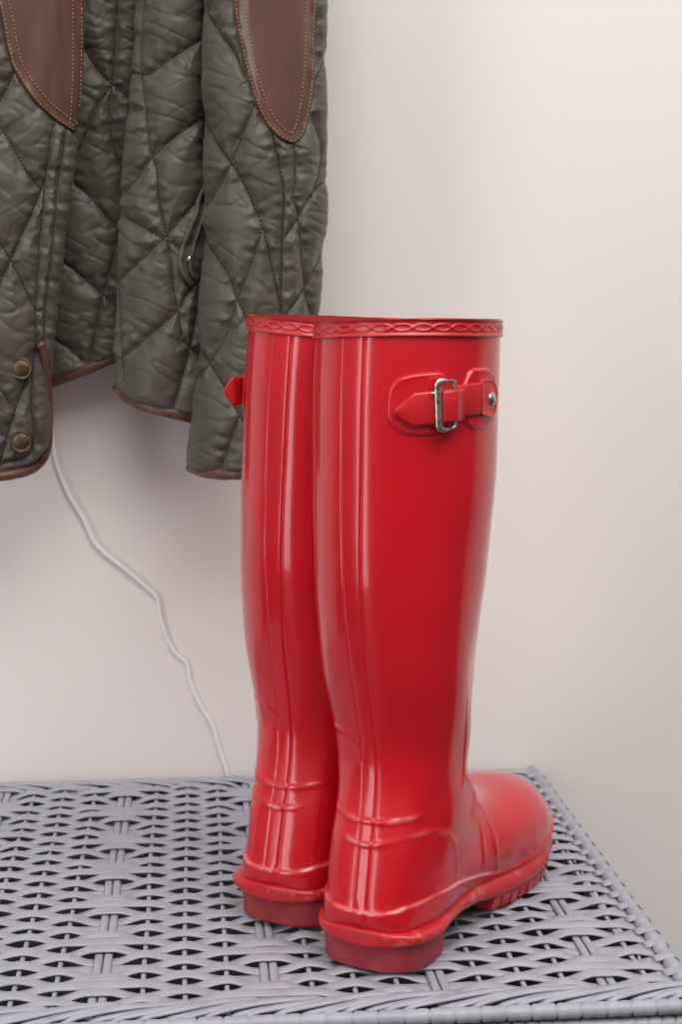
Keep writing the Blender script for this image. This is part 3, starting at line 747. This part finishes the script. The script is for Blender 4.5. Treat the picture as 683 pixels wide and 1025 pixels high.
def leather_patch(pn, poly, name='leather_patch'):
    o = even(catmull(np.vstack([poly, poly[:1]]), 40*len(poly))[:-1], n=220, closed=True)
    c = np.array([o[:, 0].mean(), o[:, 1].mean()])
    lv = []
    seq = [(1.0, .0002), (.995, .0016), (.985, .0023), (.965, .0023), (.945, .0020), (.92, .0022)]+[(k, .0023) for k in np.linspace(.86, .02, 20)]
    for k, of in seq:
        q = c+(o-c)*k
        q[:, 0] = np.clip(q[:, 0], pn.xl(q[:, 1])+.2, pn.xr(q[:, 1])-.2)
        lv.append(pn.point(q[:, 0], q[:, 1], of)-JO)
    mb = MB(); mb.grid(np.array(lv), cv=True, caps=False)
    ob = mb.build(name, M_LEATHER, jacket)
    for k in (.985,):
        pass
    # two rows of thread, the inner one set well in from the edge
    nrm = np.roll(o, -1, 0)-np.roll(o, 1, 0); nrm = np.stack([-nrm[:, 1], nrm[:, 0]], -1); nrm /= np.linalg.norm(nrm, axis=1)[:, None]
    if ((c-o)*nrm).sum() < 0: nrm = -nrm
    pn.thread([o+nrm*2.6, o+nrm*10.5], M_THREADL, ob, off=.0031, r=.00038, dash=2.4, gap=1.8)
    return ob
tag(leather_patch(leftp, np.array(PL, float)), 'smooth brown leather patch')
tag(leather_patch(sleeve, np.array(PR, float)), 'smooth brown leather elbow patch')

tag(binding(backp.hem_front, jacket), 'brown leather hem binding')
tag(binding(frontp.hem, jacket, closed=True, r=.0042, rb=.003), 'brown leather hem binding')
tag(binding(sleeve.hem, jacket, closed=True, r=.0045, rb=.003, name='cuff_binding'), 'brown leather cuff binding')
vp = catmull(np.array([(39,343),(43,351),(46,373),(48,408),(48,436),(45.5,453),(38,465),(25,472),(0,477),(-40,481),(-84,484)], float), 160)
tag(binding(leftp.point(vp[:, 0], vp[:, 1], .0042, relief=False), jacket, r=.0040, rb=.0042), 'brown leather vent binding')

# pocket piping with its dark slit
pp = catmull(np.array([(209,150),(205,180),(199.5,198),(194,215),(186,238),(181,255),(180.5,266),(184,276),(191,284)], float), 90)
mb = MB(); mb.grid(sweep(even(frontp.point(pp[:, 0], pp[:, 1], .0035), .002)-JO, .0021, .0024, (0, -1, 0), 10), cv=True)
mb.build('pocket_piping', M_CLOTH, jacket, fix=False)
pp = catmull(np.array([(213,168),(209,186),(204,203),(199,220),(194,240),(190,258),(189,268),(192,278)], float), 80)
mb = MB(); mb.grid(sweep(even(frontp.point(pp[:, 0], pp[:, 1], .0026), .002)-JO, .0016, .0020, (0, -1, 0), 10), cv=True)
mb.build('pocket_piping', M_CLOTH, jacket, fix=False)
zp = frontp.point(np.array([188.5]), np.array([259.]), .0055)[0]-JO
mb = MB(); a = np.linspace(0, 2*PI, 16, endpoint=False)
mb.grid(np.array([[zp+np.array([r_*math.cos(t), -h_, 1.7*r_*math.sin(t)]) for t in a] for r_, h_ in ((.0014, -.002), (.0015, .0005), (.0010, .0012), (.0001, .0014))]), cv=True)
tag(mb.build('pocket_rivet', M_SILVER, jacket), 'small silver rivet')

# snap buttons on the vent
for bx, by in ((22.5, 368.5), (22.5, 441)):
    c0 = leftp.point(np.array([bx]), np.array([by]), .0, relief=False)[0]-JO+np.array([0, -.0082, 0])
    rings = []
    for rr, hh in ((.0086, -.008), (.0090, 0), (.0090, .0014), (.0084, .0022), (.0074, .0020), (.0068, .0014), (.0062, .0018), (.0040, .0026), (.0016, .0029), (.0001, .0029)):
        rings.append([c0+np.array([rr*math.cos(t), -hh, rr*math.sin(t)]) for t in np.linspace(0, 2*PI, 40, endpoint=False)])
    # fine fluting round the dish
    mb = MB(); mb.grid(np.array(rings), cv=True)
    tag(mb.build('snap_button', M_BRONZE, jacket), 'antique brass snap button')

# ------------------------------------------------------------------ cable
cp = catmull(np.array([(70,250),(60,330),(52,386),(49,408),(51,430),(56,462),(68,493),(84,520),(94,542),(108,556),(126,570),(146,587),(157,598),(161,618),(167,638),(176,654),(187,664),(191,684),(200,705),(213,727),(219,748),(226,770),(232,800),(236,860)], float), 300)
yy = np.where(cp[:, 1] > 700, WALL_Y-.0016, WALL_Y-.0016-.003*np.sin(np.clip((cp[:, 1]-380)/320, 0, 1)*PI)**2)
W = even(at(cp[:, 0], cp[:, 1], yy), .003)
cab = MB(); base = W.mean(0); cab.grid(sweep(W-base, .0016, .0016, (0, -1, 0), 10), cv=True)
co = cab.build('power_cord', M_CABLE, fix=False); co.location = base
tag(co, 'thin white cord trailing down the wall from behind the jacket to the chest', 'cord')

# ------------------------------------------------------------------ light
sc = bpy.context.scene
wd = bpy.data.worlds.new('room_light'); sc.world = wd; wd.use_nodes = True
nt = wd.node_tree; bg = nt.nodes['Background']
tc = nt.nodes.new('ShaderNodeTexCoord'); sp = nt.nodes.new('ShaderNodeSeparateXYZ'); rp = nt.nodes.new('ShaderNodeValToRGB')
mr = nt.nodes.new('ShaderNodeMapRange'); mr.inputs['From Min'].default_value = -1; mr.inputs['From Max'].default_value = 1
nt.links.new(tc.outputs['Generated'], sp.inputs[0]); nt.links.new(sp.outputs['Z'], mr.inputs['Value']); nt.links.new(mr.outputs['Result'], rp.inputs['Fac'])
e = rp.color_ramp.elements; e[0].position = .45; e[0].color = (.11, .105, .10, 1); e[1].position = .85; e[1].color = (1.0, .985, .965, 1)
# the far side of the room to the left is brighter than the rest
ml = nt.nodes.new('ShaderNodeMapRange'); ml.interpolation_type = 'SMOOTHSTEP'
ml.inputs['From Min'].default_value = -.15; ml.inputs['From Max'].default_value = -.95; ml.inputs['To Min'].default_value = 0; ml.inputs['To Max'].default_value = .16
nt.links.new(sp.outputs['X'], ml.inputs['Value'])
ad = nt.nodes.new('ShaderNodeMix'); ad.data_type = 'RGBA'; ad.blend_type = 'ADD'; ad.inputs['Factor'].default_value = 1
nt.links.new(rp.outputs['Color'], ad.inputs['A']); nt.links.new(ml.outputs['Result'], ad.inputs['B'])
nt.links.new(ad.outputs['Result'], bg.inputs['Color']); bg.inputs['Strength'].default_value = .66
def area(name, loc, target, sx, sy, power, col=(1, 1, 1)):
    l = bpy.data.lights.new(name, 'AREA'); l.shape = 'RECTANGLE'; l.size = sx; l.size_y = sy; l.energy = power; l.color = col
    o = bpy.data.objects.new(name, l); COL.objects.link(o); o.location = loc
    o.rotation_euler = (Vector(target)-Vector(loc)).to_track_quat('-Z', 'Y').to_euler(); return o
area('ceiling_light', (.45, -.1, 2.55), (.25, 1.25, .6), 2.2, 1.3, 49, (1, .985, .965))
area('window_light', (-1.7, -.25, 1.1), (.1, 1.1, .75), .60, 2.0, 15, (1, .985, .97))

# ------------------------------------------------------------------ camera
cam = bpy.data.cameras.new('camera'); co = bpy.data.objects.new('camera', cam); COL.objects.link(co)
cam.sensor_fit = 'AUTO'; cam.sensor_width = 36; cam.lens = FPX/1025*36
M = Matrix((R_, U_, -D_)).transposed().to_4x4(); M.translation = EYE; co.matrix_world = M
cam.clip_start = .02
cam.dof.use_dof = True; cam.dof.focus_distance = 1.04; cam.dof.aperture_fstop = 12.0
sc.camera = co
vs = sc.view_settings; vs.view_transform = 'Standard'; vs.look = 'None'; vs.exposure = 0.0; vs.gamma = 1; vs.use_curve_mapping = False
